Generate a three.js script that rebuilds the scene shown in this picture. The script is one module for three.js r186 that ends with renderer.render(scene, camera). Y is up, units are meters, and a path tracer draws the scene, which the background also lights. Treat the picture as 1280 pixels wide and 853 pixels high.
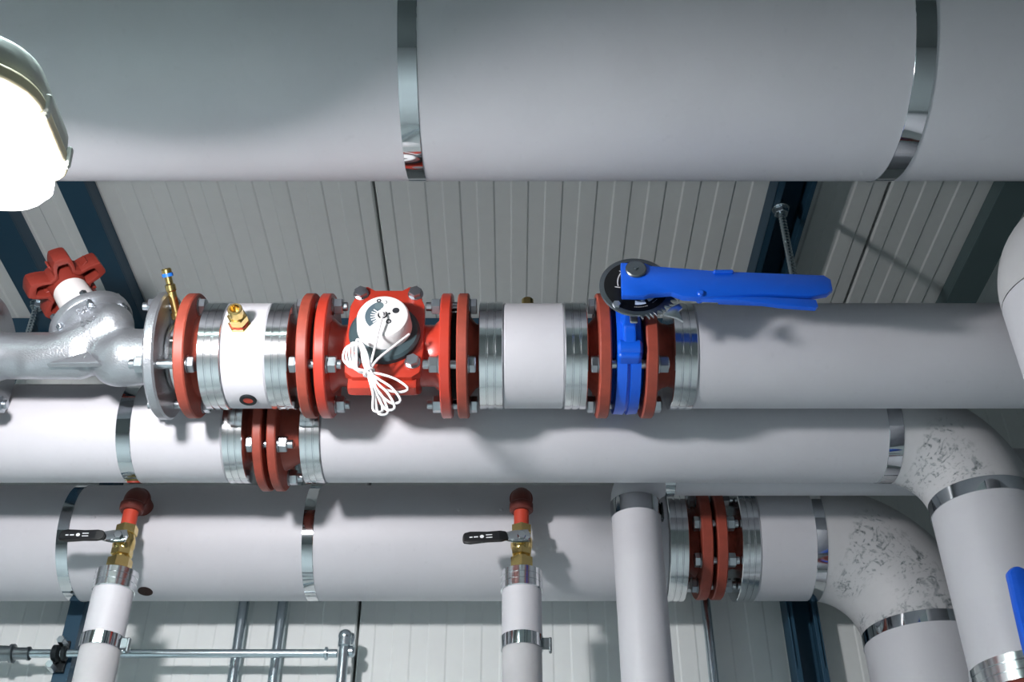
import * as THREE from 'three';
import { mergeGeometries, toCreasedNormals } from 'three/addons/utils/BufferGeometryUtils.js';
import { RoundedBoxGeometry } from 'three/addons/geometries/RoundedBoxGeometry.js';
import { MarchingCubes } from 'three/addons/objects/MarchingCubes.js';
import { FontLoader } from 'three/addons/loaders/FontLoader.js';
import { TextGeometry } from 'three/addons/geometries/TextGeometry.js';
import { RectAreaLightUniformsLib } from 'three/addons/lights/RectAreaLightUniformsLib.js';

// ---------------------------------------------------------------- camera, light, exposure
const scene = new THREE.Scene();
const EYE = 1.6;                                   // eye height above the floor
const camera = new THREE.PerspectiveCamera(33.32, 1280 / 853, 0.05, 50);
camera.position.set(0, EYE, 0);
camera.rotation.set(THREE.MathUtils.degToRad(36.5), 0, 0);
scene.add(camera);

const renderer = new THREE.WebGLRenderer();
renderer.toneMapping = THREE.LinearToneMapping;
renderer.toneMappingExposure = 1.06;
renderer.shadowMap.enabled = true;
scene.background = new THREE.Color(0x000000);
RectAreaLightUniformsLib.init();

const LAMP_COLOUR = new THREE.Color().setRGB(1.0, 0.965, 0.985);
const LAMP_CANDELA = 3.2;
const FILL_COLOUR = new THREE.Color().setRGB(0.78, 0.94, 1.0);  // tint of the added fill lamps
const FILL_POWER = 118;

// ---------------------------------------------------------------- helpers
let seed = 7;
const rnd = () => { seed = (seed * 1664525 + 1013904223) >>> 0; return seed / 4294967296; };
const V = (x, y, z) => new THREE.Vector3(x, y, z);
const names = {};
function numbered(n) { names[n] = (names[n] || 0) + 1; return names[n] === 1 ? n : n + '_' + String(names[n] - 1).padStart(3, '0'); }
function mesh(name, geo, mat, parent) {
  const m = new THREE.Mesh(Array.isArray(geo) ? join(geo) : geo, mat);
  m.name = parent ? name : numbered(name); m.castShadow = true; m.receiveShadow = true;
  (parent || scene).add(m); return m;
}
function join(list) {
  const l = list.map(g => { let q = g.index ? g.toNonIndexed() : g; for (const k of Object.keys(q.attributes)) if (!['position', 'normal', 'uv'].includes(k)) q.deleteAttribute(k); return q; });
  return l.length === 1 ? l[0] : mergeGeometries(l);
}
function thing(name, label, category, pos = [0, 0, 0], group) {
  const o = new THREE.Group(); o.name = numbered(name); o.position.set(...pos);
  o.userData = { label, category }; if (group) o.userData.group = group;
  scene.add(o); return o;
}
function tag(o, label, category, group) { o.userData = { label, category }; if (group) o.userData.group = group; return o; }
function structure(o, label, category) { o.userData = { kind: 'structure', label, category }; return o; }

// lathe about the x axis; profile = [[x, r], ...]; uv in metres
function latheX(profile, seg = 64, crease = 0.5) {
  const rm = Math.max(...profile.map(q => q[1])), n = profile.length, nrm = [], pos = [], nor = [], uv = [];
  for (let i = 0; i < n - 1; i++) { const dx = profile[i + 1][0] - profile[i][0], dr = profile[i + 1][1] - profile[i][1], l = Math.hypot(dx, dr) || 1; nrm.push([-dr / l, dx / l]); }
  const blend = (a, b) => { if (!b || a[0] * b[0] + a[1] * b[1] < Math.cos(crease)) return a; const x = a[0] + b[0], r = a[1] + b[1], l = Math.hypot(x, r); return [x / l, r / l]; };
  const C = []; for (let k = 0; k <= seg; k++) { const a = k / seg * 2 * Math.PI; C.push([Math.cos(a), Math.sin(a)]); } C[seg] = C[0];
  for (let i = 0; i < n - 1; i++) {
    const [x0, r0] = profile[i], [x1, r1] = profile[i + 1], n0 = blend(nrm[i], nrm[i - 1]), n1 = blend(nrm[i], nrm[i + 1]);
    for (let k = 0; k < seg; k++) {
      const put = (x, r, m, c, u) => { pos.push(x, r * c[0], r * c[1]); nor.push(m[0], m[1] * c[0], m[1] * c[1]); uv.push(u / seg * 2 * Math.PI * rm, x + (rm - r)); };
      const a = C[k], b = C[k + 1];
      if (r1 > 1e-7) { put(x0, r0, n0, a, k); put(x1, r1, n1, b, k + 1); put(x1, r1, n1, a, k); }
      if (r0 > 1e-7) { put(x0, r0, n0, a, k); put(x0, r0, n0, b, k + 1); put(x1, r1, n1, b, k + 1); }
    }
  }
  const g = new THREE.BufferGeometry();
  g.setAttribute('position', new THREE.Float32BufferAttribute(pos, 3)); g.setAttribute('normal', new THREE.Float32BufferAttribute(nor, 3)); g.setAttribute('uv', new THREE.Float32BufferAttribute(uv, 2));
  return g;
}
function latheY(profile, seg = 48, crease = 0.5) { const g = latheX(profile, seg, crease); g.rotateZ(Math.PI / 2); return g; }
function latheZ(profile, seg = 48, crease = 0.5) { const g = latheX(profile, seg, crease); g.rotateY(-Math.PI / 2); return g; } // +x -> +z
const tubeX = (x0, x1, r, b = 0.0015, seg = 64) => latheX([[x0, 0], [x0, r - b], [x0 + b, r], [x1 - b, r], [x1, r - b], [x1, 0]], seg);
const tubeY = (y0, y1, r, b = 0.0015, seg = 40) => latheY([[y0, 0], [y0, r - b], [y0 + b, r], [y1 - b, r], [y1, r - b], [y1, 0]], seg);
const tubeZ = (z0, z1, r, b = 0.0015, seg = 40) => latheZ([[z0, 0], [z0, r - b], [z0 + b, r], [z1 - b, r], [z1, r - b], [z1, 0]], seg);
function box(w, h, d, x = 0, y = 0, z = 0, r = 0.0015) { const g = new RoundedBoxGeometry(w, h, d, 2, Math.min(r, w / 2.1, h / 2.1, d / 2.1)); g.translate(x, y, z); return g; }
function hexX(x0, x1, af, b = 0.0012) {   // hexagonal prism along x, across flats af, chamfered ends
  const r = af / Math.sqrt(3);
  let g = new THREE.LatheGeometry([[0, x0], [r * 0.9, x0], [r, x0 + b], [r, x1 - b], [r * 0.9, x1], [0, x1]].map(q => new THREE.Vector2(...q)), 6);
  g = toCreasedNormals(g, 0.3); g.rotateZ(-Math.PI / 2); return g;
}
function ring(x0, x1, ri, ro, b = 0.001, seg = 64) { return latheX([[x0, ri], [x0, ro - b], [x0 + b, ro], [x1 - b, ro], [x1, ro - b], [x1, ri], [x0, ri]], seg); }
// quarter bend: from the origin heading +x (or -x) and turning to -y
function bend(R, r, dir = 1, n = 24, m = 64) {
  const pos = [], nor = [], uv = [], idx = [];
  for (let i = 0; i <= n; i++) {
    const t = i / n * Math.PI / 2, c = [R * Math.sin(t), -R + R * Math.cos(t)], nx = Math.sin(t), ny = Math.cos(t);
    for (let j = 0; j <= m; j++) {
      const a = j / m * 2 * Math.PI, ca = Math.cos(a), sa = Math.sin(a);
      pos.push(dir * (c[0] + r * ca * nx), c[1] + r * ca * ny, r * sa); nor.push(dir * ca * nx, ca * ny, sa); uv.push(t * R, a * r);
    }
  }
  for (let i = 0; i < n; i++) for (let j = 0; j < m; j++) { const a = i * (m + 1) + j, b = a + m + 1; if (dir < 0) idx.push(a, b, a + 1, b, b + 1, a + 1); else idx.push(a, a + 1, b, b, a + 1, b + 1); }
  const g = new THREE.BufferGeometry();
  g.setAttribute('position', new THREE.Float32BufferAttribute(pos, 3)); g.setAttribute('normal', new THREE.Float32BufferAttribute(nor, 3)); g.setAttribute('uv', new THREE.Float32BufferAttribute(uv, 2)); g.setIndex(idx);
  return g;
}
function extrude(pts, depth, bevel = 0.002, holes = []) {   // outline in x-y, centred thickness along z
  const s = new THREE.Shape(pts.map(p => new THREE.Vector2(...p)));
  const g = new THREE.ExtrudeGeometry(s, { depth: depth - 2 * bevel, bevelEnabled: bevel > 0, bevelThickness: bevel, bevelSize: bevel, bevelOffset: -bevel, bevelSegments: 2, curveSegments: 10 });
  g.translate(0, 0, -depth / 2 + bevel); return toCreasedNormals(g, 0.6);
}
function tubePath(points, r, n = 80, m = 10) { return new THREE.TubeGeometry(new THREE.CatmullRomCurve3(points), n, r, m, false); }
function smooth(points, k = 6) { // rounded outline through the given points
  const c = new THREE.CatmullRomCurve3(points.map(p => V(p[0], p[1], 0)), true, 'centripetal'); return c.getPoints(points.length * k).map(p => [p.x, p.y]);
}

// ---------------------------------------------------------------- procedural textures
function hash(x, y, s) { let h = (x * 374761393 + y * 668265263 + s * 1442695041) | 0; h = Math.imul(h ^ (h >>> 13), 1274126177); return ((h ^ (h >>> 16)) >>> 0) / 4294967296; }
function vnoise(x, y, per, s) {
  const xi = Math.floor(x), yi = Math.floor(y), fx = x - xi, fy = y - yi, u = fx * fx * (3 - 2 * fx), v = fy * fy * (3 - 2 * fy), w = a => ((a % per) + per) % per;
  const a = hash(w(xi), w(yi), s), b = hash(w(xi + 1), w(yi), s), c = hash(w(xi), w(yi + 1), s), d = hash(w(xi + 1), w(yi + 1), s);
  return a + (b - a) * u + (c - a) * v + (a - b - c + d) * u * v;
}
function fbm(x, y, per, s, o = 4) { let t = 0, a = 0.5, n = 0; for (let i = 0; i < o; i++) { t += a * vnoise(x, y, per, s + i * 17); n += a; x *= 2; y *= 2; per *= 2; a *= 0.5; } return t / n; }
function dataTex(N, fn, repeat = [1, 1], srgb = true) {
  const d = new Uint8Array(N * N * 4);
  for (let y = 0; y < N; y++) for (let x = 0; x < N; x++) { const c = fn(x / N, y / N); for (let k = 0; k < 3; k++) d[(y * N + x) * 4 + k] = Math.max(0, Math.min(255, c[k] * 255)); d[(y * N + x) * 4 + 3] = 255; }
  const t = new THREE.DataTexture(d, N, N, THREE.RGBAFormat); t.wrapS = t.wrapT = THREE.RepeatWrapping; t.magFilter = THREE.LinearFilter; t.minFilter = THREE.LinearMipmapLinearFilter; t.generateMipmaps = true;
  if (srgb) t.colorSpace = THREE.SRGBColorSpace; t.repeat.set(...repeat); t.needsUpdate = true; return t;
}
const grey = v => [v, v, v];
const pvcMap = dataTex(256, (u, v) => { const n = fbm(u * 6, v * 6, 6, 3), s = fbm(u * 40, v * 40, 40, 9, 2); const k = 0.97 + 0.03 * n - (s > 0.82 ? 0.03 * (s - 0.82) / 0.18 : 0); return [k * 0.78, k * 0.78, k * 0.80]; }, [2.2, 2.2]);
const pvcBump = dataTex(256, (u, v) => grey(fbm(u * 5, v * 5, 5, 21, 5)), [2.5, 2.5], false);
const dirtyMap = dataTex(512, (u, v) => {   // scuffed insulation fittings: smears and scratches of dark grime
  const base = 0.725 + 0.05 * fbm(u * 8, v * 8, 8, 31);
  const w = fbm(u * 4, v * 4, 4, 51), patch = Math.max(0, Math.min(1, (w - 0.47) * 5)), far = fbm(u * 9, v * 9, 9, 57, 2);
  const wu = u + 0.06 * (fbm(u * 10, v * 10, 10, 201) - 0.5), wv = v + 0.06 * (fbm(u * 10, v * 10, 10, 211) - 0.5), a = fbm(wu * 26, wv * 60, 1e6, 61, 4), b = fbm(wu * 60, wv * 34, 1e6, 67, 4), c = fbm(u * 70, v * 70, 70, 71, 2);
  const smear = Math.max(0, Math.min(1, (a - 0.60) * 9)) * (far > 0.45 ? 1 : 0.2) + Math.max(0, Math.min(1, (b - 0.63) * 9)), spots = Math.max(0, (c - 0.7) * 4);
  const k = Math.min(0.75, (smear * (0.1 + 0.6 * c) + spots * 0.4 + 0.05) * patch * 0.8);
  return [base * (1 - k) + 0.2 * k, base * (1 - k) + 0.24 * k, base * 1.01 * (1 - k) + 0.25 * k];
}, [2.6, 2.6]);
const dustMap = dataTex(256, (u, v) => { const k = 0.9 + 0.1 * fbm(u * 10, v * 10, 10, 41); return [k * 0.74, k * 0.74, k * 0.75]; }, [3, 3]);
const castBump = dataTex(256, (u, v) => grey(fbm(u * 60, v * 60, 60, 81, 3)), [8, 8], false);
const oxideMap = dataTex(256, (u, v) => { const n = fbm(u * 9, v * 9, 9, 91), m = fbm(u * 40, v * 40, 40, 95, 2); const k = 0.86 + 0.2 * n + 0.06 * m; return [0.58 * k, 0.255 * k, 0.195 * k]; }, [6, 6]);
const panelMap = dataTex(256, (u, v) => { const k = 0.97 + 0.03 * fbm(u * 5, v * 5, 5, 101) + 0.015 * fbm(u * 60, v * 60, 60, 103, 2); return [0.885 * k, 0.905 * k, 0.9 * k]; }, [1, 1]);
const floorMap = dataTex(256, (u, v) => { const k = 0.9 + 0.14 * fbm(u * 8, v * 8, 8, 111, 5); return [0.74 * k, 0.75 * k, 0.75 * k]; }, [0.7, 0.7]);
function canvasTex(w, h, draw) { const c = document.createElement('canvas'); c.width = w; c.height = h; draw(c.getContext('2d'), w, h); const t = new THREE.CanvasTexture(c); t.colorSpace = THREE.SRGBColorSpace; return t; }

const std = (o) => new THREE.MeshStandardMaterial(o);
const M = {
  pvc: std({ map: pvcMap, roughness: 0.5, bumpMap: pvcBump, bumpScale: 0.0006 }),
  pvcDirty: std({ map: dirtyMap, roughness: 0.55, bumpMap: pvcBump, bumpScale: 0.0008 }),
  pvcDusty: std({ map: dustMap, roughness: 0.75 }),
  strap: std({ color: 0xc9cdd0, metalness: 1, roughness: 0.06 }),
  alu: std({ color: 0xe2e4e6, metalness: 1, roughness: 0.16 }),
  oxide: std({ map: oxideMap, roughness: 0.5 }),
  red: new THREE.MeshPhysicalMaterial({ color: 0xb23524, roughness: 0.38, clearcoat: 0.4, clearcoatRoughness: 0.2 }),
  handRed: std({ color: 0x813026, roughness: 0.45 }),
  stubRed: std({ color: 0xb8402c, roughness: 0.5 }),
  elbowRed: std({ color: 0x5f251c, roughness: 0.55 }),  // dark brown iron, taken darker still to paint in its shade
  silver: std({ color: 0xa9adb2, metalness: 0.8, roughness: 0.34, bumpMap: castBump, bumpScale: 0.0004 }),
  zinc: std({ color: 0xb9bfc4, metalness: 1, roughness: 0.28 }),
  chrome: std({ color: 0xd9dcdd, metalness: 1, roughness: 0.08 }),
  steel: std({ color: 0x7f868a, metalness: 1, roughness: 0.35 }),
  darkSteel: std({ color: 0x23292c, metalness: 0.6, roughness: 0.45 }),
  galv: std({ color: 0xbcc8ce, metalness: 1, roughness: 0.27 }),
  brass: std({ color: 0xd8bd7c, metalness: 1, roughness: 0.24 }),
  navy: std({ color: 0x1f4358, roughness: 0.5 }),
  beam: std({ color: 0x54686a, roughness: 0.55 }),
  panel: std({ map: panelMap, roughness: 0.5 }),
  joint: std({ color: 0x20302f, roughness: 0.8 }),
  blue: new THREE.MeshPhysicalMaterial({ color: 0x065ad6, roughness: 0.4, clearcoat: 0.3, clearcoatRoughness: 0.25 }),
  black: std({ color: 0x0b0c0e, roughness: 0.4 }),
  gasket: std({ color: 0x17191a, roughness: 0.9 }),
  white: std({ color: 0xe6e4e2, roughness: 0.45 }),
  whitePlastic: std({ color: 0xecebea, roughness: 0.4 }),
  meterRing: std({ color: 0x36484d, roughness: 0.5 }),
  cable: std({ color: 0xf0eff0, roughness: 0.4 }),
  blueRing: std({ color: 0x1c63b8, roughness: 0.4 }),
  housing: std({ color: 0xa9ada6, roughness: 0.5 }),
  rim: std({ color: 0xc9bf9e, roughness: 0.5 }),
  lens: std({ color: 0xffffff, roughness: 0.35, emissive: LAMP_COLOUR, emissiveIntensity: 4 }),
  fillGlow: std({ color: 0xffffff, roughness: 0.4, emissive: FILL_COLOUR, emissiveIntensity: 2.0 }),  // glow of the added fill lamps
  floor: std({ map: floorMap, roughness: 0.6 }),
  wall: std({ color: 0x868e8e, roughness: 0.7 }),
  dark: std({ color: 0x2a1613, roughness: 0.8 }),
};

// ---------------------------------------------------------------- the plant room
const CEIL = EYE + 1.65, BACK = -2.17, LEFT = -3.0, RIGHT = 2.3, FRONT = 2.6;
// microribbed sandwich panels: cross-section along x, run along z
const PITCH = 0.0708;
function ribbedPanel(width, length, thick, h = 0.0028) {
  const pts = [], n = Math.round(width / PITCH), p = width / n, g = 0.003, s = 0.0035;
  pts.push([g, h + 0.002], [g + 0.003, 0]);
  for (let i = 0; i < n; i++) {
    const a = i * p;
    pts.push([a + p * 0.5 - s / 2, 0], [a + p * 0.5 + s / 2, h]);
    if (i < n - 1) pts.push([a + p - s / 2, h], [a + p + s / 2, 0]);
  }
  pts.push([width - g - 0.003, h], [width - g, h + 0.004], [width - g, thick], [g, thick]);
  const shape = new THREE.Shape(pts.map(q => new THREE.Vector2(...q)));
  const geo = new THREE.ExtrudeGeometry(shape, { depth: length, bevelEnabled: false });
  return toCreasedNormals(geo, 0.2);
}
{
  const floor = mesh('floor', box(RIGHT - LEFT + 0.4, 0.2, FRONT - BACK + 0.4, (LEFT + RIGHT) / 2, -0.1, (FRONT + BACK) / 2, 0.001), M.floor);
  structure(floor, 'smooth grey concrete plant room floor', 'floor');
  const ceiling = new THREE.Group(); ceiling.name = 'ceiling'; scene.add(ceiling); structure(ceiling, 'grey microribbed metal ceiling panels above the pipes', 'ceiling');
  ceiling.position.set(0, CEIL, 0);
  mesh('deck', box(RIGHT - LEFT + 0.4, 0.1, FRONT - BACK + 0.4, (LEFT + RIGHT) / 2, 0.09, (FRONT + BACK) / 2, 0.001), M.joint, ceiling);
  const W = 1.062, pg = ribbedPanel(W, FRONT - BACK, 0.04);
  for (let x = -0.285 - 3 * W; x < RIGHT; x += W) { const m = mesh('panel', pg, M.panel, ceiling); m.position.set(x, 0, BACK); }
  const wall = new THREE.Group(); wall.name = 'wall_back'; scene.add(wall); structure(wall, 'pale grey microribbed metal wall panels behind the pipes', 'wall');
  wall.position.set(0, 0, BACK);
  mesh('backing', box(RIGHT - LEFT + 0.4, CEIL, 0.1, (LEFT + RIGHT) / 2, CEIL / 2, -0.09, 0.001), M.joint, wall);
  const wg = ribbedPanel(W, CEIL, 0.04, 0.0013); wg.rotateX(-Math.PI / 2); wg.scale(1, 1, 1);
  // ribs face the room: profile depth (y) turned to -z
  for (let x = -0.308 - 3 * W; x < RIGHT; x += W) { const m = mesh('panel', wg, M.panel, wall); m.position.set(x, 0, 0); }
  const wl = mesh('wall_left', box(0.2, CEIL + 0.1, FRONT - BACK + 0.4, LEFT - 0.1, CEIL / 2, (FRONT + BACK) / 2, 0.001), M.wall); structure(wl, 'plain grey side wall of the plant room', 'wall');
  const wr = mesh('wall_right', box(0.2, CEIL + 0.1, FRONT - BACK + 0.4, RIGHT + 0.1, CEIL / 2, (FRONT + BACK) / 2, 0.001), M.wall); structure(wr, 'plain grey end wall of the plant room', 'wall');
  const wf = mesh('wall_front', box(RIGHT - LEFT + 0.4, CEIL + 0.1, 0.2, (LEFT + RIGHT) / 2, CEIL / 2, FRONT + 0.1, 0.001), M.wall); structure(wf, 'plain grey wall facing the pipe rack', 'wall');
  const tr = mesh('trim_1', box(RIGHT - LEFT, 0.055, 0.035, (LEFT + RIGHT) / 2, CEIL - 0.03, BACK + 0.018, 0.001), M.navy); structure(tr, 'dark teal eaves angle between wall and ceiling', 'trim');
}
// steel framing: rails under the ceiling run along z, posts stand on the wall
{
  const railZ = FRONT - BACK;
  const solid = (x0, x1, h, mat, label) => { const t = thing('ceiling_rail', label, 'steel rail', [(x0 + x1) / 2, CEIL - h, BACK]);
    mesh('bottom_flange', box(x1 - x0, 0.006, railZ - 0.02, 0, 0.003, railZ / 2), mat, t); mesh('web', box(0.006, h - 0.006, railZ - 0.02, (x1 - x0) / 2 - 0.003, h / 2 + 0.003, railZ / 2, 0.001), mat, t);
    mesh('side_flange', box(0.006, h - 0.006, railZ - 0.02, -(x1 - x0) / 2 + 0.003, h / 2 + 0.003, railZ / 2, 0.001), mat, t); return t; };
  solid(-0.908, -0.853, 0.045, M.navy, 'narrow navy steel rail crossing ceiling above red handwheel');
  solid(-1.105, -1.035, 0.045, M.navy, 'wider navy steel rail beside lamp carrying a hanger rod');
  solid(0.985, 1.055, 0.04, M.beam, 'flat teal grey steel rail at dark end of ceiling');
  const ch = thing('channel_rail', 'open dark channel rail in ceiling above blue lever', 'steel rail', [0.565, CEIL - 0.06, BACK]);
  for (const s of [-1, 1]) mesh('flange', box(0.006, 0.06, railZ - 0.02, s * 0.035, 0.03, railZ / 2, 0.001), M.navy, ch);
  mesh('web', box(0.064, 0.006, railZ - 0.02, 0, 0.055, railZ / 2, 0.001), M.navy, ch);
  mesh('lip', box(0.014, 0.005, railZ - 0.02, -0.031, 0.0025, railZ / 2, 0.001), M.navy, ch); mesh('lip', box(0.01, 0.005, railZ - 0.02, 0.033, 0.0025, railZ / 2, 0.001), M.navy, ch);
  const post = thing('wall_post', 'dark navy steel post on wall behind clamped conduit', 'steel post', [-0.856, 0, BACK]);
  mesh('face', box(0.03, CEIL - 0.06, 0.005, 0, (CEIL - 0.06) / 2, 0.055, 0.001), M.navy, post);
  for (const s of [-1, 1]) mesh('side', box(0.005, CEIL - 0.06, 0.052, s * 0.0125, (CEIL - 0.06) / 2, 0.0265, 0.001), M.navy, post);
  const cp = thing('channel_post', 'open dark channel post on wall below the large elbows', 'steel post', [0.572, 0, BACK]);
  for (const s of [-1, 1]) mesh('flange', box(0.006, CEIL - 0.06, 0.05, s * 0.028, (CEIL - 0.06) / 2, 0.026, 0.001), M.navy, cp);
  mesh('web', box(0.05, CEIL - 0.06, 0.005, 0, (CEIL - 0.06) / 2, 0.006, 0.001), M.navy, cp);
  for (const s of [-1, 1]) mesh('lip', box(0.01, CEIL - 0.06, 0.004, s * 0.024, (CEIL - 0.06) / 2, 0.049, 0.001), M.navy, cp);
}

// ---------------------------------------------------------------- luminaires
function roundedRect(w, d, r) { const s = new THREE.Shape(), x = -w / 2, y = -d / 2; s.moveTo(x + r, y); s.lineTo(x + w - r, y); s.quadraticCurveTo(x + w, y, x + w, y + r); s.lineTo(x + w, y + d - r); s.quadraticCurveTo(x + w, y + d, x + w - r, y + d); s.lineTo(x + r, y + d); s.quadraticCurveTo(x, y + d, x, y + d - r); s.lineTo(x, y + r); s.quadraticCurveTo(x, y, x + r, y); return s; }
function slab(w, d, r, h, bevel, y0) {   // rounded plan, from y0 up to y0 + h
  const g = new THREE.ExtrudeGeometry(roundedRect(w - 2 * bevel, d - 2 * bevel, r - bevel), { depth: h - 2 * bevel, bevelEnabled: true, bevelThickness: bevel, bevelSize: bevel, bevelSegments: 6, curveSegments: 10 });
  g.rotateX(-Math.PI / 2); g.translate(0, y0 + bevel, 0); return toCreasedNormals(g, 0.5);
}
{
  const t = thing('bulkhead_lamp', 'lit white bulkhead lamp with clipped rim in front of big pipe', 'lamp', [-0.566, EYE + 0.866, -0.8]);
  t.rotation.order = 'YXZ'; t.rotation.set(0.37, 0.22, 0);     // fixed askew, lens turned towards the pipe rack
  mesh('lens', slab(0.178, 0.268, 0.075, 0.05, 0.03, -0.048), M.lens, t);
  mesh('rim', slab(0.196, 0.286, 0.08, 0.014, 0.004, 0), M.rim, t);
  mesh('housing', slab(0.186, 0.276, 0.075, 0.032, 0.012, 0.014), M.housing, t);
  for (const z of [-0.065, 0.06]) for (const s of [-1, 1]) mesh('clip', [box(0.006, 0.022, 0.011, s * 0.099, 0.009, z, 0.002), box(0.009, 0.005, 0.009, s * 0.0965, -0.0015, z, 0.002)], M.housing, t);
  mesh('bracket', [box(0.05, 0.006, 0.05, -0.03, 0.049, 0.06), box(0.03, 0.075, 0.005, -0.03, 0.085, 0.06)], M.galv, t);
  const l = new THREE.PointLight(LAMP_COLOUR, LAMP_CANDELA, 0, 2); l.position.set(0, -0.036, -0.035); l.castShadow = true; l.shadow.radius = 1.9; t.add(l);
  const h = mesh('hanger_rod', tubeY(0, CEIL - EYE - 0.986, 0.006, 0.0005, 12), M.galv); h.position.set(-0.608, EYE + 0.985, -0.717); tag(h, 'plain hanger rod holding the lit bulkhead lamp', 'rod');
}
const fillLamps = [[-2.25, -0.55, 'added long fill lamp with cutoff skirts out of view near the side wall'], [-0.95, -0.55, 'added long fill lamp with cutoff skirts out of view over the middle of the walkway']];  // added unseen fill lamps, brightening shadows and ceiling by bounce off the floor
for (const [x, z, label] of fillLamps) {
  const t = thing('added_fill_lamp', label, 'lamp', [x, CEIL - 0.42, z]);
  mesh('tray', box(1.25, 0.05, 0.18, 0, 0.163, 0, 0.004), M.housing, t); mesh('diffuser', box(1.2, 0.02, 0.14, 0, 0.13, 0, 0.006), M.fillGlow, t);
  for (const s of [-1, 1]) { mesh('cutoff_skirt', box(1.25, 0.14, 0.005, 0, 0.07, s * 0.088, 0.001), M.housing, t); mesh('cutoff_skirt_end', box(0.005, 0.14, 0.17, s * 0.62, 0.07, 0, 0.001), M.housing, t); mesh('suspension', tubeY(0.186, 0.419, 0.004, 0.0005, 12).translate(s * 0.5, 0, 0), M.galv, t); }  // skirts added to keep the direct fill light off the pipes
  const l = new THREE.RectAreaLight(FILL_COLOUR, FILL_POWER, 1.2, 0.14); l.position.set(0, 0.117, 0); l.rotation.x = -Math.PI / 2; t.add(l);
}

// ---------------------------------------------------------------- pipe parts
const pipe = (parent, x0, x1, r, mat = M.pvc) => mesh('insulation', tubeX(x0, x1, r, 0.003, 96), mat, parent);
const strapRing = (parent, x0, r, w = 0.022) => { const s = mesh('strap', ring(x0, x0 + w, r - 0.004, r + 0.0016, 0.0005, 96), M.strap, parent); return s; };
function jacket(parent, x0, x1, r, closed) {   // aluminium end cuff with three beads; closed: side of the closing disc
  const w = x1 - x0, pr = [];
  pr.push([x0, r - 0.004], [x0, r + 0.001], [x0 + 0.001, r + 0.0022]);
  for (const k of [0.34, 0.67]) { const c = x0 + w * k; pr.push([c - 0.0016, r + 0.0022], [c - 0.0008, r + 0.0008], [c + 0.0008, r + 0.0008], [c + 0.0016, r + 0.0022]); }
  pr.push([x1 - 0.001, r + 0.0022], [x1, r + 0.001], [x1, r - 0.004]);
  if (closed > 0) pr.push([x1 + 0.0005, 0.03]); else if (closed < 0) pr.unshift([x0 - 0.0005, 0.03]);
  return mesh('end_cuff', latheX(pr, 96, 0.25), M.alu, parent);
}
function flange(parent, x0, x1, R, mat, hub) {  // hub: x where the neck meets the cuff
  const b = 0.002, left = hub < x0, pr = [[x0, 0], [x0, R - b], [x0 + b, R], [x1 - b, R], [x1, R - b], [x1, 0]];
  const g = [latheX(pr, 72)];
  if (hub !== undefined) g.push(left ? latheX([[hub, 0.05], [hub + (x0 - hub) * 0.4, 0.053], [x0, 0.066], [x0 + 0.001, 0]], 48, 0.9) : latheX([[x1 - 0.001, 0], [x1, 0.066], [x1 + (hub - x1) * 0.6, 0.053], [hub, 0.05]], 48, 0.9));
  return mesh('flange', g, mat, parent);
}
const gasket = (parent, x0, x1, r) => mesh('gasket', tubeX(x0, x1, r, 0.0005, 48), M.gasket, parent);
const boltCache = {};
function boltGeo(len, stick, dir) {   // grip from 0 to len along x: head at one end, nut and thread at the other
  const key = [len.toFixed(4), stick, dir].join();
  if (!boltCache[key]) {
    const g = [tubeX(-0.002, len + stick + 0.014, 0.0075, 0.001, 14), hexX(-0.0125, -0.002, 0.024), tubeX(-0.002, 0, 0.0145, 0.0004, 20), tubeX(len, len + 0.0025, 0.0145, 0.0004, 20), hexX(len + 0.0025, len + 0.0165, 0.024)];
    const q = join(g); if (dir < 0) { q.rotateY(Math.PI); q.translate(len, 0, 0); } boltCache[key] = q;
  }
  return boltCache[key];
}
function bolts(parent, x0, x1, rb, n, a0, dir = 1, stick = 0.012, mat = M.zinc) {   // a0: angle of the first bolt above the horizontal, seen from the room
  const g = boltGeo(x1 - x0, stick, dir);
  for (let i = 0; i < n; i++) { const a = THREE.MathUtils.degToRad(a0 + i * 360 / n), m = mesh('flange_bolt', g, mat, parent); m.position.set(x0, rb * Math.sin(a), rb * Math.cos(a)); m.rotation.x = -a + i * 0.35; }
}

// ---------------------------------------------------------------- big top main
const TOP = { y: EYE + 1.385, z: -1.15, r: 0.1823 };
{
  const t = thing('insulated_pipe', 'very wide pale insulated main pipe with two shiny straps under the ceiling', 'pipe', [LEFT, TOP.y, TOP.z]);
  const L = -LEFT, xs = [[0, L - 0.145], [L - 0.145, L + 0.57], [L + 0.57, RIGHT - LEFT]];
  for (const [a, b] of xs) pipe(t, a + 0.0004, b - 0.0004, TOP.r);
  strapRing(t, L - 0.158, TOP.r, 0.027); strapRing(t, L + 0.555, TOP.r, 0.029);
}
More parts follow.
